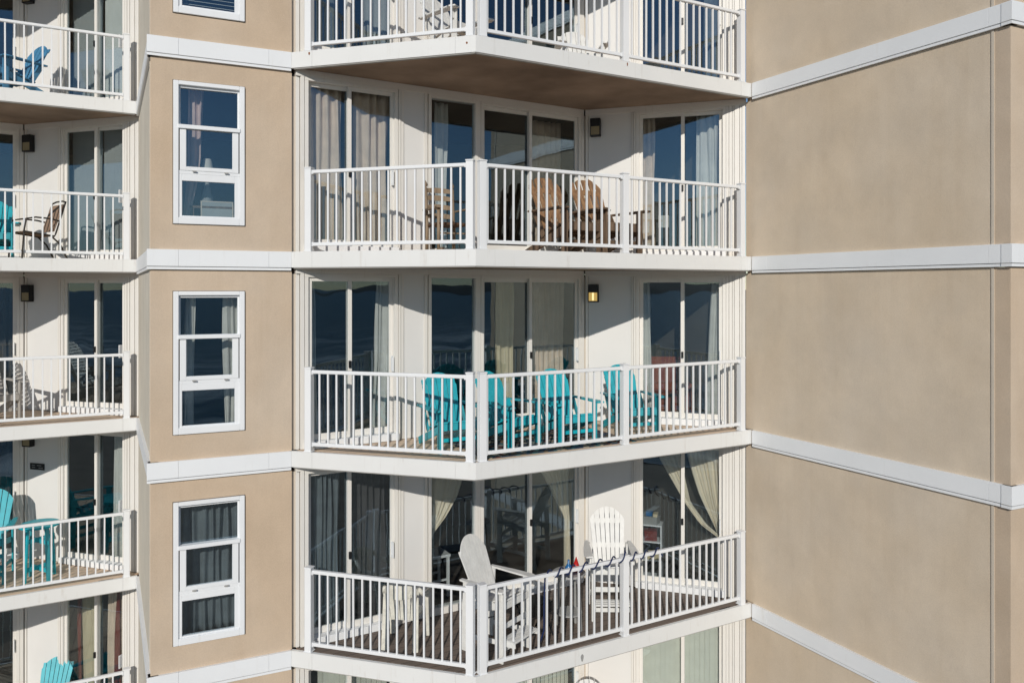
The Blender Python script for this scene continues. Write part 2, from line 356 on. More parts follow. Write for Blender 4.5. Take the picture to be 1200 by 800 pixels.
WIN = dict(t0=.30, t1=1.15, z0=.325, z1=2.125)
def pier_wall(k, lev, window=True):
    p, q = off(L0, k), off(L1, k); L = seg(p, q)[0]; z = LV[lev]; fr = wframe(p, q, z)
    z0, z1 = 0, FH-BAND-.045; y0, y1 = WALLY, .30
    if k: window = False
    mb = MB()
    if window:
        W = WIN
        for b in ((.04, W['t0'], z0, z1), (W['t1'], L+.005, z0, z1), (W['t0'], W['t1'], z0, W['z0']), (W['t0'], W['t1'], W['z1'], z1)):
            mb.box(b[0], b[1], y0, y1, b[2], b[3])
    else: mb.box(.04, L+.005, y0, y1, z0, z1)
    part('stucco_wall', mb, 'stucco', B, fr)
    if window: pier_window(fr, lev)
def pier_window(fr, lev):
    W = WIN; t0, t1, z0, z1 = W['t0'], W['t1'], W['z0'], W['z1']
    fm = MB()
    fm.box(t0, t0+.062, .012, .14, z0, z1).box(t1-.062, t1, .012, .14, z0, z1)
    fm.box(t0+.062, t1-.062, .012, .14, z1-.05, z1).box(t0+.062, t1-.062, .012, .14, z0, z0+.085)
    fm.box(t0+.062, t1-.062, .03, .12, .955, 1.0)                        # meeting bar over the lower light
    w = part('window', fm, 'white', B, fr, bevel=.004)
    part('caulk_line', MB().box(t0-.008, t1+.006, .034, .05, z0-.008, z1+.008), 'metal', w, fr) if False else None
    for a_, b_, c_, d_ in ((t0-.009, t0, z0-.006, z1+.008), (t1, t1+.006, z0-.006, z1+.008), (t0, t1, z1, z1+.008), (t0, t1, z0-.006, z0)): part('caulk_line', MB().box(a_, b_, .033, .05, c_, d_), 'caulk', w, fr)
    mid = 1.54
    part('glass_pane', MB().box(t0+.085, t1-.085, .085, .091, mid+.03, z1-.06), 'glass', w, fr)
    u = MB().box(t0+.062, t1-.062, .055, .10, z1-.08, z1-.05).box(t0+.062, t0+.085, .055, .10, mid, z1-.08).box(t1-.085, t1-.062, .055, .10, mid, z1-.08)
    u.box(t0+.055, t1-.055, .0, .10, mid-.015, mid+.035); part('upper_sash', u, 'white', w, fr, bevel=.003)
    a, b = t0+.075, t1-.075
    s = MB().box(a, a+.075, .025, .075, 1.0, mid-.015).box(b-.075, b, .025, .075, 1.0, mid-.015)
    s.box(a+.075, b-.075, .025, .075, 1.0, 1.05); part('middle_sash', s, 'white', w, fr, bevel=.003)
    part('glass_pane', MB().box(a+.073, b-.073, .05, .056, 1.048, mid-.013), 'glass', w, fr)
    c, d = t0+.062, t1-.062
    s = MB().box(c, c+.04, .03, .08, z0+.085, .955).box(d-.06, d, .03, .08, z0+.085, .955).box(c+.04, d-.06, .03, .08, .87, .955)
    s.box(c+.04, d-.06, .03, .08, z0+.085, z0+.105); part('lower_sash', s, 'white', w, fr, bevel=.003)
    part('glass_pane', MB().box(c+.038, d-.058, .055, .061, z0+.103, .872), 'glass', w, fr)
    h = MB()
    for x in (t0+.22, t1-.25): h.box(x, x+.05, -.002, .012, .985, 1.0)
    part('sash_latch', h, 'metal', w, fr)

def band(p, q, lev, t0, t1, ends=(), bk=False):
    fr = wframe(p, q, LV[lev]); mb = MB(); g = .0008
    cuts = [t0]+list(ends)+[t1]
    for a, b in zip(cuts[:-1], cuts[1:]): mb.box(a+g*(a != t0), b-g*(b != t1), 0, .12, -BAND, 0)
    part('band_backing', MB().box(t0-(.15 if bk else -.35), t1-(.30 if bk else .0), .06, .3, -BAND-.044, -.001), 'stucco', B, fr)
    o = part('floor_band', mb, 'white', B, fr, bevel=.0015)
    part('drip_lip', MB().box(t0+.0, t1, .003, .12, -BAND-.040, -BAND-.009), 'white', o, fr)
    part('shadow_gap', MB().box(t0+.0, t1, .02, .12, -BAND-.009, -BAND), 'metal', o, fr)

def side_wall(k, lev):
    p, q = off(R0, k), off(R1, k); L = seg(p, q)[0]; fr = wframe(p, q, LV[lev]); z0, z1 = 0, FH-BAND-.045
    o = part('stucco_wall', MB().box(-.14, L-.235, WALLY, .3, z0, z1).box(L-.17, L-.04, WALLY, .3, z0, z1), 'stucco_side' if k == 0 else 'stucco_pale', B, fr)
    part('joint_bead', MB().box(L-.235, L-.205, WALLY-.012, .28, z0, z1), 'cream', o, fr)
    part('dark_joint', MB().box(L-.205, L-.17, WALLY+.04, .27, z0, z1), 'dark', o, fr)

def slab(k, lev, decking, rails=True):
    z = LV[lev]; fr = frame(STEP[0]*k, STEP[1]*k, z)
    poly = [L1, PROW, R0, WG, WE, WA]
    inner = [pt(L1, PROW, .03, -.05), pt(PROW, R0, .0, -.055), pt(PROW, R0, 4.66, -.05), (WG[0], WG[1]+.12), (WE[0], WE[1]+.12), (WA[0]-.03, WA[1]+.12)]
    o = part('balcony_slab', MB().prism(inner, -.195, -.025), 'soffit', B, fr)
    dk = [pt(L1, PROW, .12, -.085), pt(PROW, R0, 0.01, -.10), pt(PROW, R0, 4.60, -.085), (WG[0]-.0, WG[1]+.06), (WE[0], WE[1]+.06), (WA[0], WA[1]+.06)]
    L1l, a1 = seg(L1, PROW); L2l, a2 = seg(PROW, R0)
    f1 = frame(L1[0], L1[1], 0, a1); f2 = frame(PROW[0], PROW[1], 0, a2)
    da = R(30.3)
    dfr = fr @ frame(0, 0, 0, da); inv = Matrix.Rotation(-da, 4, 'Z')
    part('deck', MB().prism([tuple((inv @ Vector((x, y, 0)))[:2]) for x, y in dk], -.0245, -.008), decking, o, dfr)
    # white fascia boards mitred at the prow
    def board(p, q, ta, tb, mitre0=0, mitre1=0, th=.05):
        a, b = pt(p, q, ta), pt(p, q, tb); c, d = pt(p, q, tb-mitre1, -th), pt(p, q, ta+mitre0, -th); return [a, b, c, d]
    half = (a2-a1)/2; mt = .05*math.tan(-half) if False else -.05*math.tan(half)
    mb = MB(); g = .001
    segs1 = [(-.02, .30), (.30, L1l-.27), (L1l-.27, L1l)]
    segs2 = [(0, .27), (.27, 1.37), (1.37, L2l-.2), (L2l-.2, L2l+.015)]
    for a, b in segs1: mb.prism(board(L1, PROW, a+g, b-g*(b != L1l), 0, -mt if b == L1l else 0), -BAND, 0)
    for a, b in segs2: mb.prism(board(PROW, R0, a+g*(a != 0), b-g, -mt if a == 0 else 0, 0), -BAND, 0)
    part('fascia', mb, 'fascia', o, fr, bevel=.0015)
    dr = MB().prism(board(L1, PROW, .0, L1l-.012, 0, 0, .035)[0:2]+[pt(L1, PROW, L1l-.012, -.075), pt(L1, PROW, .0, -.075)], -BAND-.012, -BAND-.001)
    dr = MB().prism([pt(L1, PROW, .02, -.012), pt(L1, PROW, L1l-.01, -.012), pt(L1, PROW, L1l-.01, -.06), pt(L1, PROW, .02, -.06)], -BAND-.014, -BAND-.002)
    dr.prism([pt(PROW, R0, .01, -.012), pt(PROW, R0, L2l-.02, -.012), pt(PROW, R0, L2l-.02, -.06), pt(PROW, R0, .01, -.06)], -BAND-.014, -BAND-.002)
    part('drip_edge', dr, 'metal', o, fr)
    return o, fr

def sash_pair(door, fr, t0, t1, split, z0, z1, front, hname='door_handle'):
    # two sliding leaves, the front one laid over the other at the split
    for i, (a, b) in enumerate(((t0, split+.03), (split-.03, t1))):
        y = .035 if i == front else .085
        mb = MB().box(a, a+.055, y, y+.04, z0, z1).box(b-.055, b, y, y+.04, z0, z1)
        mb.box(a+.055, b-.055, y, y+.04, z1-.055, z1).box(a+.055, b-.055, y, y+.04, z0, z0+.085)
        s = part('door_leaf', mb, 'trim', door, fr, bevel=.003)
        part('glass_pane', MB().box(a+.053, b-.053, y+.017, y+.023, z0+.083, z1-.053), 'glass', door, fr)
    x = (split+.0) if front == 0 else (split+.0)
    part('pull_handle', MB().box(t1-.045, t1-.03, .0, .034, .98, 1.20).box(t1-.045, t1-.03, -.022, .0, .98, 1.0).box(t1-.045, t1-.03, -.022, .0, 1.18, 1.20).box(t1-.045, t1-.03, -.032, -.022, .98, 1.20), 'white', door, fr)
    part(hname, MB().box(x-.02, x+.015, .005, .035, 1.06, 1.16), 'black', door, fr, bevel=.003)

ZT = 2.36
def facade(k, lev, d1front=1, lite=False):
    z = LV[lev]; a, e, g = off(WA, k), off(WE, k), off(WG, k)
    f1, f2 = wframe(a, e, z), wframe(e, g, z); H1 = FH-.196; LA, LB = seg(a, e)[0], seg(e, g)[0]
    # header strips under the ceiling
    part('header', MB().box(.0, LA-.01, -.0, .14, ZT, H1), 'trim', B, f1, bevel=.003)
    part('header', MB().box(.012, LB, -.0, .14, ZT, H1), 'trim', B, f2, bevel=.003)
    part('wall_panel', MB().box(1.545, 1.865, .02, .14, 0, ZT), 'panel', B, f1)
    part('wall_panel', MB().box(.06, .765, .02, .14, 0, ZT), 'panel', B, f2)
    def batten(fr, xs, y=0):
        for x0, x1, yy in xs: part('trim_strip', MB().box(x0, x1, yy, .14, 0.0, ZT), 'trim', B, fr, bevel=.004)
    batten(f1, [(.004, .052, .03), (.060, .112, .0), (1.462, 1.492, -.012), (1.498, 1.543, .0), (1.867, 1.917, .0), (4.67, 4.728, .0)])
    for x0, x1, yy in ((-.06, .118, .06), (1.455, 1.55, .03), (1.862, 1.93, .03)): part('sealant_joint', MB().box(x0, x1, yy, .13, 0, ZT), 'cream', B, f1)
    batten(f2, [(.016, .056, .0), (.77, .80, .0), (.806, .842, -.01), (2.247, 2.288, .0), (2.293, 2.338, .005), (2.343, 2.368, .012), (2.373, 2.447, .0), (2.453, 2.482, .006), (2.487, 2.535, .0)])
    for x0, x1, yy in ((-.06, .058, .045), (.765, .845, .03), (2.24, 2.53, .05)): part('sealant_joint', MB().box(x0, x1, yy, .13, 0, ZT), 'cream', B, f2)
    def fr_box(fr, t0, t1, name='door_frame', sill=.10):
        mb = MB().box(t0, t0+.05, .0, .14, sill, ZT-.045).box(t1-.05, t1, .0, .14, sill, ZT-.045).box(t0, t1, .0, .14, ZT-.045, ZT-.001)
        return mb
    def door(fr, t0, t1, split, front):
        d = part('sliding_door', fr_box(fr, t0, t1), 'trim', B, fr, bevel=.003)
        part('threshold', MB().box(t0+.0, t1, -.05, .14, 0, .098), 'white', d, fr, bevel=.004)
        sash_pair(d, fr, t0+.05, t1-.05, split, .10, ZT-.045, front)
    door(f1, .118, 1.456, .753, d1front)
    door(f1, 2.80, 4.668, 3.712, 1)
    door(f2, .845, 2.244, 1.58, 0 if d1front else 1)
    wf = fr_box(f1, 1.93, 2.795); wf.box(1.93, 2.795, 0, .14, 0, .10).box(2.70, 2.7455, -.01, .1, .1, ZT-.045)
    wd = part('fixed_window', wf, 'trim', B, f1, bevel=.003)
    part('glass_pane', MB().box(1.978, 2.702, .05, .056, .10, ZT-.045), 'glass', wd, f1)
    return f1, f2

FOOT = [L0, L1, WA, WE, WG, deep(WG, 4.6), deep(L0, 6.5)]
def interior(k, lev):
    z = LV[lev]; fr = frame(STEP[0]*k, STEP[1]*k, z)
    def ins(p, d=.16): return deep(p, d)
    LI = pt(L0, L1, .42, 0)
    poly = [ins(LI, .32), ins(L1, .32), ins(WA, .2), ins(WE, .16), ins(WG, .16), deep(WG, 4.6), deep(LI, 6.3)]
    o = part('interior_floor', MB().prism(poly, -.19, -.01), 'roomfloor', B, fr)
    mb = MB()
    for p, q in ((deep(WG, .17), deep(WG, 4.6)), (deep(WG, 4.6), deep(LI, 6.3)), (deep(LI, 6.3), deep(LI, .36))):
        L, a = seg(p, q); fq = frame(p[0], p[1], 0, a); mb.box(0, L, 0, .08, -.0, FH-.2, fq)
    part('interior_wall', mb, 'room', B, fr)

for lev in ('Z', 'A', 'B', 'C', 'D', 'E', 'F'):
    for k in (-1, 0, 1):
        if k < 1:
            p, q = off(R0, k), off(R1, k); L = seg(p, q)[0]
            band(p, q, lev, .02, L-.0 if k == 0 else L-.002, (.31, L-.25), True)
        band(off(L0, k), off(L1, k), lev, .0 if k != 99 else 0, seg(L0, L1)[0]-.008, (.36, 1.45))
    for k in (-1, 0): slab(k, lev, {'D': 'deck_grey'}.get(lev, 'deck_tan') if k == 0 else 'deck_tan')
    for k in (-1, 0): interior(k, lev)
for lev in ('A', 'B', 'C', 'D', 'E'):
    for k in (-1, 0, 1):
        pier_wall(k, lev)
        if k < 1: side_wall(k, lev)
    facade(0, lev, 0 if lev == 'C' else 1); facade(-1, lev, 1)
# small rust marks and a smudge on the fascias
def mark(lev, p, q, t, z, r1, r2, mat, name):
    fr = wframe(p, q, LV[lev]+z) @ Matrix.Translation((t, -.001, 0)) @ Matrix.Rotation(R(90), 4, 'X')
    vs = [(r1*math.cos(a)*(1+.2*math.sin(3*a)), r2*math.sin(a), 0) for a in [i*math.pi/7 for i in range(14)]]
    part(name, MB().prism([(x, y) for x, y, _ in vs], 0, .003), mat, B, fr)
mark('A', L1, PROW, .26, -.04, .012, .02, 'rust', 'rust_spot'); mark('A', L1, PROW, 2.46, -.09, .012, .014, 'rust', 'rust_spot')
mark('A', PROW, R0, 2.33, -.04, .008, .025, 'rust', 'rust_spot'); mark('D', PROW, R0, 1.58, -.12, .022, .05, 'stain', 'smudge')

# ---------------------------------------------------------------- railings
BAL = MB().box(-.011, .011, -.011, .011, .12, 1.04).mesh('baluster', M['rail'])
POST = MB().box(-.047, .047, -.047, .047, 0, 1.10).box(-.053, .053, -.053, .053, 1.10, 1.118).box(-.060, .060, -.060, .060, .0005, .009).mesh('post', M['rail'], .004)
FLOORNAME = {'A': 'cut off by the top of the photo', 'B': 'with the brown wooden chairs', 'C': 'with the turquoise chairs and rug', 'D': 'with the tall white chairs and navy cord', 'E': 'cut off by the bottom'}
def rail_section(root, p, q, ta, tb, ts, n, pitch):
    fr = wframe(p, q, 0); W0 = WM[root]; z = W0.translation.z
    fr = Matrix.Translation((0, 0, z)) @ fr; y = .062
    part('top_rail', MB().box(ta+.05, tb-.05, y-.028, y+.028, 1.035, 1.08), 'rail', root, fr, bevel=.006)
    part('bottom_rail', MB().box(ta+.05, tb-.05, y-.02, y+.02, .075, .12), 'rail', root, fr, bevel=.004)
    for i in range(n): link('baluster', BAL, root, fr @ Matrix.Translation((ts+i*pitch+random.uniform(-.0025, .0025), y, .075)) @ Matrix.Rotation(random.gauss(0, .0016), 4, 'Y') @ Matrix.Translation((0, 0, -.075)))
    for x, s in ((ta+.05, 1), (tb-.05, -1)):
        part('rail_bracket', MB().box(min(x, x+s*.022), max(x, x+s*.022), y-.036, y+.036, 1.022, 1.07), 'rail', root, fr, bevel=.004)
        part('rail_bracket', MB().box(min(x, x+s*.018), max(x, x+s*.018), y-.028, y+.028, .066, .128), 'rail', root, fr, bevel=.004)
def post(root, p, q, t):
    fr = Matrix.Translation((0, 0, WM[root].translation.z)) @ wframe(p, q, 0) @ Matrix.Translation((t, .062, 0))
    link('post', POST, root, fr)
def main_railing(lev):
    r = thing('balcony_railing', {'A': 'white metal balcony railing at the very top centre, upper part out of frame',
        'B': 'white metal railing in front of the brown wooden chairs', 'C': 'white metal railing in front of four turquoise chairs',
        'D': 'white metal railing with navy cord wound on it, bottom centre'}[lev], 'railing', frame(PROW[0], PROW[1], LV[lev]), 'white balcony railings')
    post(r, L1, PROW, .224); post(r, L1, PROW, 2.486); rail_section(r, L1, PROW, .224, 2.486, .3813, 17, .1235)
    post(r, PROW, R0, .118); post(r, PROW, R0, 2.328); post(r, PROW, R0, 4.535)
    rail_section(r, PROW, R0, .118, 2.328, .19, 17, .1253); rail_section(r, PROW, R0, 2.328, 4.535, 2.455, 16, .1251)
for lev in 'ABCD': main_railing(lev)
for lev, lb in zip('ABCDE', ('white railing in front of the light blue chair at top left', 'white railing in front of the brown sling chair at left edge',
        'white railing at left edge in front of a pale chair and its wall shadow', 'white railing in front of the turquoise bar table at left edge',
        'white railing at the bottom left corner below a turquoise chair back')):
    p, q = off(PROW, -1), off(R0, -1)
    r = thing('balcony_railing', lb, 'railing', frame(q[0], q[1], LV[lev]), 'white balcony railings')
    post(r, p, q, 2.328); post(r, p, q, 4.535); rail_section(r, p, q, 2.328, 4.535, 2.455, 16, .1251)
    post(r, p, q, .118); rail_section(r, p, q, .118, 2.328, .19, 17, .1253)

# ---------------------------------------------------------------- wall lamps and plaque
def lamp(k, lev, t, z, w, h, lit, label):
    fr = wframe(off(WE, k), off(WG, k), LV[lev]+z) @ Matrix.Translation((t, .018, 0))
    r = thing('wall_lamp', label, 'wall lamp', fr, 'outdoor wall lamps')
    mb = MB().box(-w/2, w/2, -.012, 0, 0, h).box(-w/2, w/2, -.10, -.012, h*.55, h)
    mb.box(-w/2, -w/2+.012, -.10, -.012, .02, h*.55).box(w/2-.012, w/2, -.10, -.012, .02, h*.55).box(-w/2, w/2, -.10, -.012, 0, .02)
    part('housing', mb, 'black', r, fr, bevel=.003)
    part('lamp_glass', MB().box(-w/2+.013, w/2-.013, -.094, -.014, .021, h*.55-.002), 'lampgold' if lit else 'lampglass', r, fr)
    if lit: part('bulb', MB().box(-.014, .014, -.099, -.0945, .03, h*.53), 'lampcore', r, fr)
lamp(0, 'B', .19, 2.0, .165, .29, False, 'dark wall lamp on the grey shaded panel above the wooden chairs')
lamp(0, 'C', .155, 1.94, .165, .29, True, 'lit amber wall lamp above the turquoise chairs')
lamp(-1, 'A', .14, 1.95, .19, .30, False, 'dark wall lamp cut by the top edge of the photo at left')
lamp(-1, 'B', .14, 1.95, .19, .30, False, 'dark wall lamp above the brown sling chair')
lamp(-1, 'C', .12, 1.93, .19, .30, False, 'dark wall lamp above the chair shadow at left edge')
lamp(-1, 'D', .14, 2.0, .19, .30, False, 'dark wall lamp above the small black plaque')
fr = wframe(off(WE, -1), off(WG, -1), LV['D']+1.585) @ Matrix.Translation((.30, .018, 0))
r = thing('plaque', 'small black plaque with two faint lines on white wall panel', 'plaque', fr)
part('plate', MB().box(-.165, .165, -.012, -.001, 0, .115), 'black', r, fr, bevel=.003)
mb = MB()
for x0, x1, z in ((-.12, -.04, .072), (.0, .105, .072), (-.12, -.04, .035), (.04, .135, .03)):
    x = x0
    while x < x1-.008:
        w_ = random.uniform(.005, .011); mb.box(x, x+w_, -.0135, -.0125, z, z+.016); x += w_+.004
part('faint_lettering', mb, 'stain', r, fr)

# ---------------------------------------------------------------- curtains and blinds
def curtain(lev, wall, k, prof, mat, label, o=.22, folds=6, amp=.035, group='curtains behind the glass', name='curtain', nt_=None, seed=0):
    p, q = {'1': (WA, WE), '2': (WE, WG), 'p': (L0, L1)}[wall]
    fr = wframe(off(p, k), off(q, k), LV[lev]); rnd = random.Random(seed or hash(label) % 1000)
    nt_ = folds*8; nz = 24; vs = []; ph = rnd.random()*6
    zs = [prof[0][0]+(prof[-1][0]-prof[0][0])*j/nz for j in range(nz+1)]
    for z in zs:
        for a, b in zip(prof[:-1], prof[1:]):
            if min(a[0], b[0])-1e-6 <= z <= max(a[0], b[0])+1e-6:
                s = (z-a[0])/(b[0]-a[0]) if b[0] != a[0] else 0; s = s
                tl, tr = a[1]+(b[1]-a[1])*s, a[2]+(b[2]-a[2])*s; break
        for i in range(nt_+1):
            s = i/nt_; x = tl+(tr-tl)*s
            y = o+amp*math.sin(s*folds*2*math.pi+ph+.9*math.sin(s*9+ph))*(.75+.25*math.sin(z*2+s*5))
            y += .022*noise.noise((s*folds*1.3+ph*5, z*.35, ph)); x += .03*noise.noise((s*3+ph, z*.8, 7+ph))
            vs.append((x+.008*math.sin(z*3+s*20), y, z))
    fs = [(j*(nt_+1)+i, j*(nt_+1)+i+1, (j+1)*(nt_+1)+i+1, (j+1)*(nt_+1)+i) for j in range(nz) for i in range(nt_)]
    mb = MB(); mb.add(vs, fs); me = mb.mesh(name, M[mat], smooth=True)
    ob = link(name, me, None, fr); tag(ob, label, name if name != 'curtain' else 'curtain', group)
    s = ob.modifiers.new('thickness', 'SOLIDIFY'); s.thickness = .004
    return ob
T, b0 = 2.30, .03
S = lambda a, b, t=T: [(t, a, b), (b0, a, b)]
# B floor
curtain('B', '1', 0, S(.20, .70), 'curt_brown', 'beige pleated curtain in left leaf of door above the leftmost wooden chair', folds=4, amp=.05)
curtain('B', '1', 0, S(.86, 1.40), 'curt_brown', 'beige pleated curtain in second glass door leaf, left end of wooden chair balcony', folds=4, amp=.05)
curtain('B', '1', 0, S(2.12, 2.32), 'curt_white', 'thin white curtain behind the ladder back rocker', folds=2)
curtain('B', '1', 0, S(4.05, 4.60), 'curt_brown', 'dim beige curtain behind the rightmost wooden chair', o=.5, folds=5)
curtain('B', '2', 0, S(.90, 1.12), 'curt_brown', 'narrow beige curtain left side of right glass door, wooden chair floor', folds=2)
curtain('B', '2', 0, S(1.78, 2.12), 'curt_white', 'pale wavy curtain right side of right glass door, wooden chair floor', folds=3, amp=.05)
# A floor
curtain('A', '1', 0, S(.20, .62), 'curt_grey', 'grey blue curtain at top edge, left glass door', folds=4)
curtain('A', '1', 0, S(1.02, 1.40), 'blind_grey', 'pale curtain at top edge, second glass door leaf', folds=3)
# C floor
curtain('C', '1', 0, [(T, .21, .30), (1.2, .22, .33), (b0, .26, .36)], 'curt_white', 'thin white curtain at far left of the turquoise chair floor', folds=2)
curtain('C', '1', 0, [(T, 1.20, 1.42), (1.2, 1.18, 1.42), (b0, 1.12, 1.42)], 'curt_white', 'white curtain left of the white panel, turquoise chair floor', folds=3)
curtain('C', '1', 0, S(3.18, 3.52), 'curt_yellow', 'cream curtain behind second turquoise chair', folds=3, o=.26)
curtain('C', '1', 0, S(3.90, 4.60), 'curt_brown', 'beige curtain behind third turquoise chair', folds=7, o=.45)
curtain('C', '2', 0, [(T, .93, 1.02), (b0, .93, 1.10)], 'curt_white', 'slim white curtain beside the rust armchair', folds=1)
curtain('C', '2', 0, [(T, 2.02, 2.20), (1.2, 1.96, 2.20), (b0, 1.88, 2.20)], 'curt_white', 'white curtain by the tan wall, turquoise chair floor', folds=3)
# D floor
curtain('D', '1', 0, S(.17, .66), 'curt_grey', 'grey blue curtain behind left end of cord wrapped balcony', folds=6, amp=.05)
curtain('D', '1', 0, S(.83, 1.38), 'curt_dark', 'charcoal curtain behind the plastic armchair', folds=6, amp=.05)
curtain('D', '1', 0, [(T, 2.0, 2.68), (1.98, 1.99, 2.63), (1.62, 1.99, 2.50), (1.37, 1.99, 2.32), (1.12, 1.98, 2.06), (b0, 1.97, 2.10)], 'curt_cream', 'cream curtain swept left behind the tall grooved chair', folds=6, amp=.03)
curtain('D', '1', 0, [(T, 3.80, 4.62), (1.7, 4.15, 4.63), (1.0, 4.52, 4.64), (b0, 4.50, 4.64)], 'curt_cream', 'cream curtain swept right beside the white panel', folds=7, amp=.03, o=.3)
curtain('D', '2', 0, [(T, 1.10, 1.50), (2.07, 1.20, 1.53), (1.79, 1.36, 1.60), (1.385, 1.60, 1.71), (1.06, 1.84, 1.95), (.87, 2.12, 2.18)], 'curt_cream', 'cream curtain panel crossing to the right tie back', folds=5, amp=.025, o=.18)
curtain('D', '2', 0, [(T, 1.62, 2.20), (2.07, 1.65, 2.20), (1.79, 1.74, 2.20), (1.5, 1.84, 2.20), (1.25, 1.96, 2.20), (1.0, 2.08, 2.20), (.87, 2.12, 2.19), (b0, 2.08, 2.20)], 'curt_cream', 'broad cream curtain hanging by the right door jamb', folds=7, amp=.035, o=.26)
# pier windows
curtain('B', 'p', 0, [(2.2, .48, .66), (1.2, .47, .64), (.9, .46, .60), (.40, .42, .50)], 'curt_pink', 'rose curtain at left of the window beside the lamp', folds=2, o=.30)
curtain('C', 'p', 0, [(2.2, .46, .56), (.35, .42, .56)], 'curt_white', 'white left curtain of the middle tan wall window', folds=2, o=.30)
curtain('C', 'p', 0, [(2.2, .92, 1.10), (.35, .94, 1.10)], 'curt_white', 'white right curtain of the middle tan wall window', folds=3, o=.30)
curtain('D', 'p', 0, [(2.2, .38, 1.12), (.35, .38, 1.12)], 'curt_grey', 'grey curtain filling the lowest tan wall window', folds=7, o=.30, amp=.045)
# left bay
curtain('D', '2', -1, S(1.82, 2.14), 'curt_white', 'white curtain right of the turquoise bar table, left balcony', folds=3)
curtain('E', '2', -1, S(1.08, 1.50), 'curt_yellow', 'pale yellow curtain in bottom left glass door', folds=2, amp=.03)
curtain('E', '2', -1, [(T, 1.00, 1.07), (1.2, 1.0, 1.075), (b0, 1.0, 1.08)], 'curt_red', 'narrow red edging left of the pale yellow curtain', folds=1, amp=.01)
curtain('E', '2', -1, [(T, 1.62, 2.14), (b0, 1.62, 2.14)], 'curt_brown', 'brown beige curtain in bottom left door, right leaf', folds=5, amp=.03, o=.25)
curtain('E', '2', -1, [(T, 1.92, 1.94), (1.6, 1.88, 1.95), (b0, 1.80, 1.99)], 'curt_red', 'red beaded tie hanging over the brown beige curtain', folds=1, amp=.01, o=.20)
curtain('D', '1', -1, S(3.9, 4.60), 'curt_dark', 'dark curtain behind the turquoise chair at left edge', folds=5)
curtain('C', '1', -1, S(4.2, 4.60), 'curt_dark', 'dark curtain behind the pale slatted chair at left edge', folds=3)
def vblind(lev, wall, k, t0, t1, mat, label, z1=T, pitch=.078, ang=14):
    p, q = {'1': (WA, WE), '2': (WE, WG)}[wall]; fr = wframe(off(p, k), off(q, k), LV[lev])
    r = thing('vertical_blind', label, 'vertical blind', fr @ Matrix.Translation((t0, .22, 0)), 'vertical blinds'); mb = MB(); x = t0+.04
    while x < t1:
        mm = Matrix.Translation((x, .22, 0)) @ Matrix.Rotation(R(ang+random.uniform(-5, 5)), 4, 'Z')
        mb.box(-.042, .042, -.001, .001, .05, z1, mm); x += pitch
    part('slats', mb, mat, r, fr); part('head_rail', MB().box(t0, t1, .20, .25, z1, z1+.04), 'white', r, fr)
vblind('A', '2', -1, .90, 1.52, 'blind_grey', 'grey vertical blind behind left leaf above the top left railing')
vblind('A', '2', -1, 1.62, 2.18, 'blind_white', 'white vertical blind behind right leaf above the top left railing')
vblind('B', '2', -1, .90, 1.52, 'blind_grey', 'grey vertical blind nearest the brown sling chair')
vblind('B', '2', -1, 1.60, 2.18, 'blind_grey', 'grey vertical blind right of the sling chair, by the white trim')
vblind('E', '1', 0, .35, 1.38, 'blind', 'sage vertical blind under the left part of the cord wrapped balcony')
vblind('E', '1', 0, 1.98, 4.55, 'blind', 'sage vertical blind under the smudged fascia')
vblind('E', '2', 0, .90, 2.18, 'blind', 'sage vertical blind at the lower right door beside the tan wall')
vblind('A', '2', 0, 1.9, 2.18, 'curt_grey', 'slate vertical blind at top right glass door')
# horizontal blind in the top cut-off window
fr = wframe(L0, L1, LV['A'])
r = thing('window_blind', 'white horizontal blind in the window cut by the top edge', 'blind', fr @ Matrix.Translation((.3, .16, 0)))
mb = MB()
for i in range(34):
    mb.box(.38, 1.07, -.016, .016, -.001, .001, Matrix.Translation((0, .17, .40+i*.05)) @ Matrix.Rotation(R(28), 4, 'X'))
part('slats', mb, 'blind_white', r, fr)

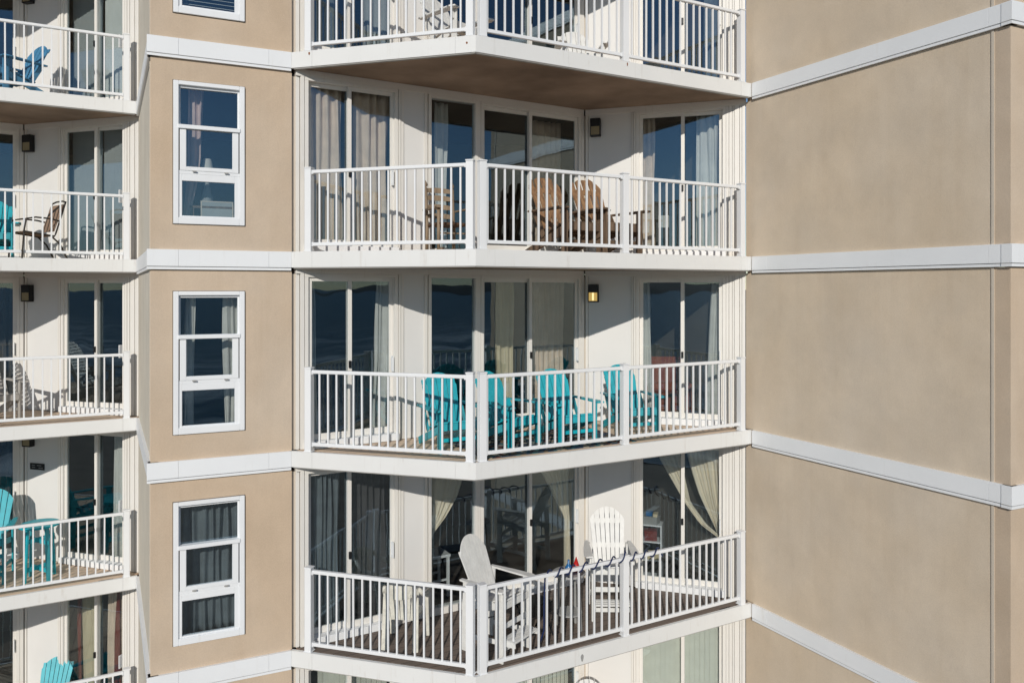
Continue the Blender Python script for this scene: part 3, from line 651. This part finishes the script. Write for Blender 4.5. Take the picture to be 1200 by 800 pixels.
# ---------------------------------------------------------------- furniture
def place(x, y, z, fx, fy): return frame(x, y, z, math.atan2(fy, fx)+math.pi/2)
def adirondack(name, label, mat, fr, tall=0, slats=7, grooves=False, group=None, legmat=None, hslats=False, sc_=1, Ln=None, gap=None, rough=0):
    r = thing(name, label, 'chair', fr, group); lm = legmat or mat; h = tall; S_ = sc_
    P = lambda n, mb, m_=mat, b=.004: part(n, mb, m_, r, fr @ Matrix.Scale(S_, 4), bevel=b)
    s = MB()                                                                  # seat boards
    for i in range(6):
        y = -.27+i*.088; z = .385+h-.14*max(0, (i-1))/5
        s.plank((-.27, y, z), (.27, y, z), (0, 1, -.16 if i else -.5), .080, .02)
    s.plank((-.27, -.315, .345+h), (.27, -.315, .345+h), (0, 0, 1), .09, .02)
    P('seat', s, legmat or mat)
    b = MB(); base = Vector((0, .155, .25+h)); up = Vector((0, .34, .76)).normalized(); Ln = Ln or (.88 if tall else .80)
    if hslats:
        for i in range(14):
            c = base+up*(.1+i*.056); wd = .25-.10*max(0, (i-10)/3)**2; b.plank(c+Vector((-wd, 0, 0)), c+Vector((wd, 0, 0)), up, .038, .018)
        for sx in (-.2, .2): b.plank(base+Vector((sx, .02, 0)), base+up*.80+Vector((sx, .02, 0)), (1, 0, 0), .05, .018)
    else:
        for i in range(slats):
            u = (i-(slats-1)/2)/((slats-1)/2); pass
            rj = rough*(random.random()-.5); uw = 1/slats*(gap or (.90 if grooves else .86)); n = up.cross(Vector((1, 0, 0))).normalized()*.01
            def bp(v, d): return base+up*d+Vector((v*(.215+.065*min(1, d/.8)), 0, 0))
            hh = lambda v: Ln+rj-(.20 if not grooves else .24)*abs(v)**2.2
            cc = u*(slats-1)/slats; l_, r_ = cc-uw, cc+uw
            ring = [bp(l_, 0), bp(r_, 0), bp(r_, hh(r_)*.5), bp(r_, hh(r_)), bp(cc, hh(cc)), bp(l_, hh(l_)), bp(l_, hh(l_)*.5)]
            m_ = len(ring); vs = [v-n for v in ring]+[v+n for v in ring]
            b.add(vs, [tuple(range(m_)), tuple(range(2*m_-1, m_-1, -1))]+[(q_, (q_+1) % m_, m_+(q_+1) % m_, m_+q_) for q_ in range(m_)])
        for d_ in (.30, .66):
            c = base+up*d_+Vector((0, .022, .004)); b.plank(c+Vector((-.25, 0, 0)), c+Vector((.25, 0, 0)), up, .07, .02)
    P('backrest', b, mat, 0)
    for sx in (-1, 1):
        x = sx*.335; a = MB(); pts = [(x-sx*.055, -.36), (x+sx*.045, -.38), (x+sx*.075, -.30), (x+sx*.06, 0), (x+sx*.02, .36), (x-sx*.04, .36), (x-sx*.05, 0)]
        a.prism(pts, .555+h, .578+h); P('armrest', a, lm, .004)
        f = MB().plank((sx*.285, -.275, 0), (sx*.285, -.275, .555+h), (0, 1, 0), .10, .026)
        f.prism([(sx*.30, -.29), (sx*.325, -.29), (sx*.325, -.25), (sx*.30, -.25)], .43+h, .555+h)
        P('leg', f, lm)
        if h:
            f = MB().plank((sx*.285, .34, 0), (sx*.285, .30, .56+h), (0, 1, 0), .09, .026); f.plank((sx*.262, -.30, .34+h), (sx*.262, .33, .22+h), (0, 0, 1), .09, .024)
        else:
            f = MB().plank((sx*.262, -.30, .335), (sx*.262, .50, .045), (0, 0, 1), .10, .026); f.plank((sx*.285, .12, .24), (sx*.285, .30, .56), (0, 1, 0), .07, .022)
        P('leg', f, lm)
    if h:
        f = MB()
        for i in range(3): f.plank((-.27, -.36-i*.0+i*.075-.10, .30-.0*i), (.27, -.36+i*.075-.10, .30), (0, 1, 0), .065, .02)
        for sx in (-1, 1): f.plank((sx*.262, -.50, .27), (sx*.262, .30, .20), (0, 0, 1), .06, .022)
        f.plank((-.27, -.29, .16), (.27, -.29, .16), (0, 0, 1), .06, .02); f.plank((-.27, -.30, .46), (.27, -.30, .46), (0, 0, 1), .07, .02)
        P('footrest', f)
    else:
        P('stretcher', MB().plank((-.27, -.26, .165), (.27, -.26, .165), (0, 0, 1), .05, .02), lm)
    return r
G = 'turquoise adirondack chairs in a row'
zc_, zd_, zb_, za_ = LV['C']-.008, LV['D']-.008, LV['B']-.008, LV['A']-.008
c1 = adirondack('adirondack_chair', 'turquoise chair left of the white corner post pair', 'teal', place(-.83, 10.46, zc_, .48, -.88), group=G)
dup(c1, place(-.03, 10.76, zc_, .74, -.67), 'turquoise chair just right of the white corner post pair', G)
dup(c1, place(.79, 11.00, zc_, .47, -.88), 'turquoise chair third from left, full back above the railing', G)
dup(c1, place(1.80, 11.60, zc_, .30, -.95), 'turquoise chair partly behind the right railing post', G)
dup(c1, place(-7.95, 13.10, LV['E']-.008, .1, -1), 'turquoise chair back at the bottom left corner', 'turquoise chairs on the left balconies')
dup(c1, place(-8.36, 12.35, zb_, .5, -.87), 'turquoise chair cut by left edge beside the brown sling chair', 'turquoise chairs on the left balconies')
w1 = adirondack('wooden_adirondack_chair', 'weathered orange brown wooden chair, left of the pair', 'wood', place(.83, 11.48, zb_, .60, -.80), slats=5, Ln=.87, gap=.66, rough=.07, group='weathered wooden adirondack chairs', legmat='wooddark', sc_=1.2)
dup(w1, place(1.46, 11.70, zb_, .55, -.84), 'weathered orange brown wooden chair, right of the pair by the post', 'weathered wooden adirondack chairs')
adirondack('adirondack_chair', 'light blue chair at top left facing left', 'blue', place(-8.20, 12.62, za_, -.45, -.89), slats=5)
adirondack('slatted_lounge_chair', 'pale grey chair with horizontal slats at left edge, shadow on wall', 'greychair', place(-8.58, 12.62, zc_, .80, -.6), hslats=True, sc_=1.12)
wa = adirondack('adirondack_chair', 'white chair behind the corner posts at the top edge', 'whitechair', place(-.78, 10.55, za_, .75, -.66), group='white chairs on the top balcony')
dup(wa, place(1.04, 11.85, za_, .15, -1), 'white chair with fanned back right of centre at top edge', 'white chairs on the top balcony')
wt = adirondack('tall_deck_chair', 'tall white chair with grooved back behind the corner posts', 'whitechair', place(-.20, 10.28, zd_, .80, -.60), tall=.38, slats=8, grooves=True)
wu = adirondack('tall_deck_chair', 'tall white slatted chair facing forward before the white panel', 'whitechair', place(1.46, 11.44, zd_, -.02, -1), tall=.38, slats=7)
dup(wu, place(1.20, 11.38, LV['E']-.008, .1, -1), 'top of a white chair back peeping in at bottom centre')
wv = adirondack('tall_deck_chair', 'tall turquoise chair with fan back at left edge', 'teal', place(-8.68, 12.72, zd_, .35, -.94), tall=.33, slats=6, group='turquoise chairs on the left balconies')

# ladder-back rocker
fr = place(-.915, 10.82, zb_, .50, -.86)
r = thing('rocking_chair', 'grey brown ladder back rocking chair with pointed finials', 'rocking chair', fr)
for sx in (-1, 1):
    x = sx*.21
    pr = [(.024, .05), (.028, .40), (.020, .55), (.028, .60), (.022, .66), (.027, .95), (.015, .965), (.034, .99), (.030, 1.015), (.006, 1.06)]
    part('post', MB().tube([(x, .22+.10*max(0, z-.4), z) for _, z in pr], [q_ for q_, _ in pr], 10), 'woodgrey', r, fr, smooth=True)
    part('leg', MB().tube([(x*1.15, -.24, .05), (x*1.15, -.24, .62)], .021, 10), 'woodgrey', r, fr, smooth=True)
    part('armrest', MB().prism([(x*1.05, .26), (x*1.25, .26), (x*1.38, -.30), (x*.98, -.30)], .62, .64), 'woodgrey', r, fr)
    part('rocker', MB().plank((x*1.1, -.38, .055), (x*1.1, -.05, .02), (0, 0, 1), .05, .03).plank((x*1.1, -.05, .02), (x*1.1, .38, .055), (0, 0, 1), .05, .03), 'woodgrey', r, fr)
part('seat', MB().prism([(-.25, -.26), (.25, -.26), (.21, .22), (-.21, .22)], .39, .43), 'seatweave', r, fr, bevel=.01)
for z in (.55, .68, .81, .92):
    mb = MB(); n = 8
    vs = []
    for i in range(n+1):
        s = i/n*2-1; zz = z+.022*(1-s*s); y = .22+.10*(z-.4)+.02*(1-s*s)
        vs += [(s*.20, y-.007, z-.028), (s*.20, y+.007, z-.028), (s*.20, y+.007, zz+.025), (s*.20, y-.007, zz+.025)]
    fs = [(0,1,2,3), tuple(4*n+k for k in (3,2,1,0))]+[(4*i+k, 4*i+(k+1) % 4, 4*i+4+(k+1) % 4, 4*i+4+k) for i in range(n) for k in range(4)]
    part('back_slat', mb.add(vs, fs), 'woodgrey', r, fr)
for z, y in ((.18, -.24), (.28, -.24), (.2, .22)): part('stretcher', MB().tube([(-.23, y, z), (.23, y, z)], .012), 'woodgrey', r, fr)

# brown sling patio chair
fr = place(-7.75, 12.50, zb_, -.60, -.80)
r = thing('sling_patio_chair', 'brown sling patio chair with dark bronze frame, facing left', 'chair', fr)
part('backrest', MB().plank((0, .18, .45), (0, .33, .90), (1, 0, 0), .46, .012), 'sling', r, fr)
part('seat', MB().plank((0, -.26, .43), (0, .20, .38), (1, 0, 0), .46, .012), 'sling', r, fr)
for sx in (-1, 1):
    x = sx*.25
    part('frame', MB().tube([(x, .35, .94), (x, .20, .42), (x, .18, .37), (x, -.28, .43)], .014), 'bronze', r, fr)
    part('leg', MB().tube([(x*1.04, -.30, .0), (x*1.04, -.27, .45), (x*1.04, -.24, .63), (x*1.06, -.10, .66), (x*1.06, .12, .65), (x, .26, .62)], .014), 'bronze', r, fr)
    part('leg', MB().tube([(x, .12, .38), (x, .26, .25), (x, .38, .0)], .014), 'bronze', r, fr)
part('top_bar', MB().tube([(-.25, .35, .94), (-.12, .36, .965), (.12, .36, .965), (.25, .35, .94)], .014), 'bronze', r, fr)
part('stretcher', MB().tube([(-.26, -.29, .12), (.26, -.29, .12)], .011).tube([(-.25, .33, .12), (.25, .33, .12)], .011), 'bronze', r, fr)

# moulded plastic armchair, seen from behind
fr = place(-1.46, 10.46, zd_, .14, .99)
r = thing('plastic_armchair', 'cream moulded plastic armchair seen from behind', 'chair', fr)
def arc_pts(n, w, d, z, a0=0, a1=math.pi): return [(w*math.cos(a0+(a1-a0)*i/n), .02+d*math.sin(a0+(a1-a0)*i/n), z) for i in range(n+1)]
seat = MB().prism([(-.21, -.24), (.21, -.24), (.235, -.10), (.20, .20), (-.20, .20), (-.235, -.10)], .40, .425)
part('seat', seat, 'plastic', r, fr, bevel=.008)
bk = MB()
for x in (-.19, -.115, -.038, .038, .115, .19): bk.plank((x*.85, .20, .40), (x*1.05, .285-abs(x)*.25, .76), (1, 0, 0), .060, .010)
n = 16; vs = []
for i in range(n+1):
    s = i/n*2-1; x = s*.245; y = .30-.16*s*s; zt = .89-.12*s**4
    vs += [(x*.97, y-.008, .70+.02*abs(s)), (x*.97, y+.008, .70+.02*abs(s)), (x, y+.016, zt), (x, y+.0, zt)]
bk.add(vs, [(0,1,2,3), tuple(4*n+k for k in (3,2,1,0))]+[(4*i+k, 4*i+(k+1) % 4, 4*i+4+(k+1) % 4, 4*i+4+k) for i in range(n) for k in range(4)])
part('backrest', bk, 'plastic', r, fr)
for sx in (-1, 1):
    part('armrest', MB().tube([(sx*.235, .15, .80), (sx*.27, .05, .70), (sx*.28, -.12, .66), (sx*.27, -.24, .645)], [.028, .032, .034, .028]), 'plastic', r, fr, smooth=True)
    part('leg', MB().plank((sx*.25, -.27, 0), (sx*.255, -.20, .66), (1, .3, 0), .07, .04), 'plastic', r, fr, bevel=.006)
    part('leg', MB().plank((sx*.215, .25, 0), (sx*.205, .19, .70), (1, .3, 0), .075, .04), 'plastic', r, fr, bevel=.006)

# round tables
def round_table(label, fr, mat, rt, h, shelf, legs, cat='table', name='side_table'):
    r = thing(name, label, cat, fr)
    part('tabletop', MB().lathe([(rt-.015, h-.035), (rt, h-.03), (rt, h-.006), (rt-.008, h)], n=36), mat, r, fr)
    if shelf: part('shelf', MB().lathe([(rt*.78, shelf-.02), (rt*.80, shelf-.018), (rt*.80, shelf), (rt*.78, shelf+.002)], n=30), mat, r, fr)
    for i in range(legs):
        a = math.pi/legs+2*math.pi*i/legs; c, s = math.cos(a), math.sin(a)
        part('leg', MB().plank((c*rt*.82, s*rt*.82, 0), (c*rt*.66, s*rt*.66, h-.035), (-s, c, 0), .065 if legs == 4 and not shelf else .04, .03), mat, r, fr, bevel=.003)
    if not shelf:
        for z in (h*.22, h*.72):
            part('stretcher', MB().plank((-rt*.58, -rt*.58, z), (rt*.58, rt*.58, z), (0, 0, 1), .07, .025).plank((-rt*.58, rt*.58, z-.03), (rt*.58, -rt*.58, z-.03), (0, 0, 1), .07, .025), mat, r, fr)
    return r
round_table('round turquoise bar height table beside the turquoise chair', frame(-7.86, 12.78, zd_, .3), 'teal', .30, .92, 0, 4, name='bar_table')
round_table('round grey side table with lower shelf behind the cord wrapped railing', frame(.81, 10.92, zd_, .2), 'greytable', .235, .80, .24, 4)
solo('red_cone', MB().lathe([(.066, 0), (.064, .02), (.004, .20)], n=16), 'red', frame(.915, 10.95, zd_+.80), 'small red cone standing on the grey side table', 'ornament', smooth=True)
solo('blue_bottle', MB().lathe([(.001, 0), (.05, .004), (.052, .08), (.03, .12), (.016, .14), (.016, .19), (.013, .192)], n=16), 'bluebottle', frame(.80, 10.86, zd_+.80), 'blue bottle on the grey side table', 'bottle', smooth=True)
# black folding stool with cord loop
fr = place(.30, 10.72, zd_, .6, -.8)
r = thing('folding_stool', 'black folding stool beside the grey side table', 'stool', fr)
part('seat', MB().prism([(-.22, -.17), (.22, -.17), (.22, .17), (-.22, .17)], .44, .465), 'black', r, fr, bevel=.006)
for sx in (-1, 1):
    part('leg', MB().tube([(sx*.20, -.19, 0), (sx*.20, .14, .44)], .012), 'black', r, fr); part('leg', MB().tube([(sx*.185, .19, 0), (sx*.185, -.14, .44)], .012), 'black', r, fr)
part('apron', MB().box(-.21, .21, -.16, -.145, .32, .44), 'black', r, fr)
# rug
fr = wframe(PROW, R0, LV['C']-.008)
solo('rug', MB().box(.22, 2.62, .16, 1.62, 0, .009), 'rug', fr, 'patterned red and blue rug under the turquoise chairs', 'rug')
# navy cord wound round the top rail
fr = wframe(PROW, R0, LV['D']); pts = []
t0, t1 = 1.083, 2.95; N = 420
for i in range(N+1):
    s = i/N; t = t0+(t1-t0)*s; a = 2*math.pi*(t-t0)/.205+.8*math.sin(t*5)
    bumpz = .055*math.exp(-((t-2.328)/.075)**2); rr = .052+.035*math.exp(-((t-2.328)/.09)**2)
    pts.append((t+.03*math.sin(a), .062+rr*math.sin(a), 1.062+bumpz+.052*math.cos(a)))
pts = [(t0-.05, .30, .02), (t0-.07, .2, .05), (t0-.02, .13, .3), (t0-.03, .11, .7), (t0-.01, .12, 1.0)]+pts
pts += [(t1+.02, .02, 1.0)]
solo('cord', MB().tube(pts, .011, 6), 'cord', fr, 'navy cord wound around the white top rail', 'cord', smooth=True)
pts = [(.62+.17*math.cos(a)+.05*math.sin(2*a), .75+.12*math.sin(a), .012+.14*(1+math.sin(a))) for a in [i*2*math.pi/40 for i in range(41)]]
solo('cable_loop', MB().tube(pts, .007, 6), 'black', fr, 'black cable loop drooping by the folding stool', 'cable', smooth=True)

# ---------------------------------------------------------------- things indoors
# lamp and framed picture behind the window with the rose curtain
fr = wframe(L0, L1, LV['B']) @ Matrix.Translation((.72, .42, .60))
r = thing('table_lamp', 'table lamp with pale shade behind the rose curtain window', 'lamp', fr)
part('lamp_shade', MB().lathe([(.085, .42), (.055, .62)], n=24), 'shade', r, fr); part('lamp_base', MB().lathe([(.06, 0), (.07, .1), (.03, .28), (.012, .42)], n=20), 'blind_grey', r, fr)
fr = wframe(L0, L1, LV['B']) @ Matrix.Translation((.80, .40, .0))
r = thing('nightstand', 'low nightstand under the pale shaded lamp', 'nightstand', fr)
part('tabletop', MB().box(-.30, .30, -.15, .30, .555, .585), 'wooddark', r, fr)
for x in (-.27, .27):
    for y in (-.12, .27): part('leg', MB().box(x-.02, x+.02, y-.02, y+.02, 0, .555), 'wooddark', r, fr)
fr = wframe(L0, L1, LV['B']) @ Matrix.Translation((.83, .22, .37)) @ Matrix.Rotation(R(-8), 4, 'X')
r = thing('picture_frame', 'pale framed board leaning in the bottom pane below the lamp', 'picture frame', fr)
part('frame', MB().box(-.20, .20, 0, .02, .27, .285).box(-.20, .20, 0, .02, 0, .015).box(-.20, -.185, 0, .02, .015, .27).box(.185, .20, 0, .02, .015, .27), 'cream', r, fr)
part('panel', MB().box(-.185, .185, .004, .016, .015, .27), 'blind_grey', r, fr)
# rust armchair (C)
fr = wframe(WE, WG, LV['C']) @ Matrix.Translation((1.27, .62, .0)) @ Matrix.Rotation(R(15), 4, 'Z')
r = thing('armchair', 'rust coloured armchair behind the glass door, turquoise chair floor', 'armchair', fr)
part('seat', MB().box(-.30, .30, -.30, .25, .12, .44), 'leather', r, fr, bevel=.04); part('backrest', MB().box(-.32, .32, .20, .38, .12, 1.0), 'leather', r, fr, bevel=.05)
for s in (-1, 1): part('armrest', MB().box(min(s*.30, s*.40), max(s*.30, s*.40), -.30, .30, .10, .60), 'leather', r, fr, bevel=.03)
for x in (-.34, .34):
    for y in (-.25, .3): part('leg', MB().box(x-.025, x+.025, y-.025, y+.025, 0, .12), 'wooddark', r, fr)
# floor lamp shade (B right)
fr = wframe(WE, WG, LV['B']) @ Matrix.Translation((1.24, .50, 0))
r = thing('table_lamp', 'small square shaded lamp in right door above floor, wooden chair balcony', 'lamp', fr)
part('lamp_shade', MB().prism([(-.085, -.085), (.085, -.085), (.085, .085), (-.085, .085)], .52, .72), 'shade', r, fr); part('lamp_base', MB().lathe([(.07, 0), (.07, .02), (.012, .04), (.012, .52)], n=16), 'bronze', r, fr)
# shelf unit with clutter (D)
fr = wframe(WE, WG, LV['D']) @ Matrix.Translation((1.06, .34, 0))
r = thing('shelf_unit', 'small white open shelf unit behind the right glass door', 'shelf', fr)
part('side_panel', MB().box(-.17, -.15, -.12, .15, 0, .95), 'white', r, fr); part('side_panel', MB().box(.15, .17, -.12, .15, 0, .95), 'white', r, fr)
for z in (.06, .36, .66, .93): part('shelf', MB().box(-.15, .15, -.12, .15, z, z+.02), 'white', r, fr)
for i, (x, y, z, w_, d_, h_, mt, lb, nm, ct) in enumerate((
    (-.02, 0, .95, .26, .18, .12, 'greytable', 'grey tray on top of the small white shelf unit', 'storage_tray', 'tray'),
    (-.04, .01, 1.07, .10, .10, .07, 'bluebottle', 'blue box on the grey tray, white shelf unit', 'storage_box', 'box'),
    (.06, .0, 1.07, .07, .14, .05, 'curt_yellow', 'yellow box beside the blue box, white shelf unit', 'storage_box', 'box'),
    (-.02, 0, .68, .20, .16, .16, 'curt_red', 'dark red box on the upper shelf, white shelf unit', 'storage_box', 'box'),
    (.01, 0, .38, .22, .16, .10, 'curt_yellow', 'yellow box on the lower shelf, white shelf unit', 'storage_box', 'box'))):
    f2_ = fr @ Matrix.Translation((x, y, z)) @ Matrix.Rotation(R(6*(i-2)), 4, 'Z')
    mb = MB().box(-w_/2, w_/2, -d_/2, d_/2, 0, h_*.78).box(-w_/2-.004, w_/2+.004, -d_/2-.004, d_/2+.004, h_*.78+.001, h_)
    solo(nm, mb, mt, f2_, lb, ct, bevel=.003)
# white indoor table and stool (D)
fr = wframe(WA, WE, LV['D']) @ Matrix.Translation((2.35, .75, 0))
r = thing('indoor_stool', 'white square stool indoors behind the tall grooved chair', 'stool', fr)
part('seat', MB().box(-.2, .2, -.2, .2, .62, .66), 'white', r, fr)
for x in (-.17, .17):
    for y in (-.17, .17): part('leg', MB().box(x-.02, x+.02, y-.02, y+.02, 0, .62), 'white', r, fr)
part('stretcher', MB().box(-.17, .17, -.18, -.16, .25, .28).box(-.17, .17, .16, .18, .25, .28), 'white', r, fr)
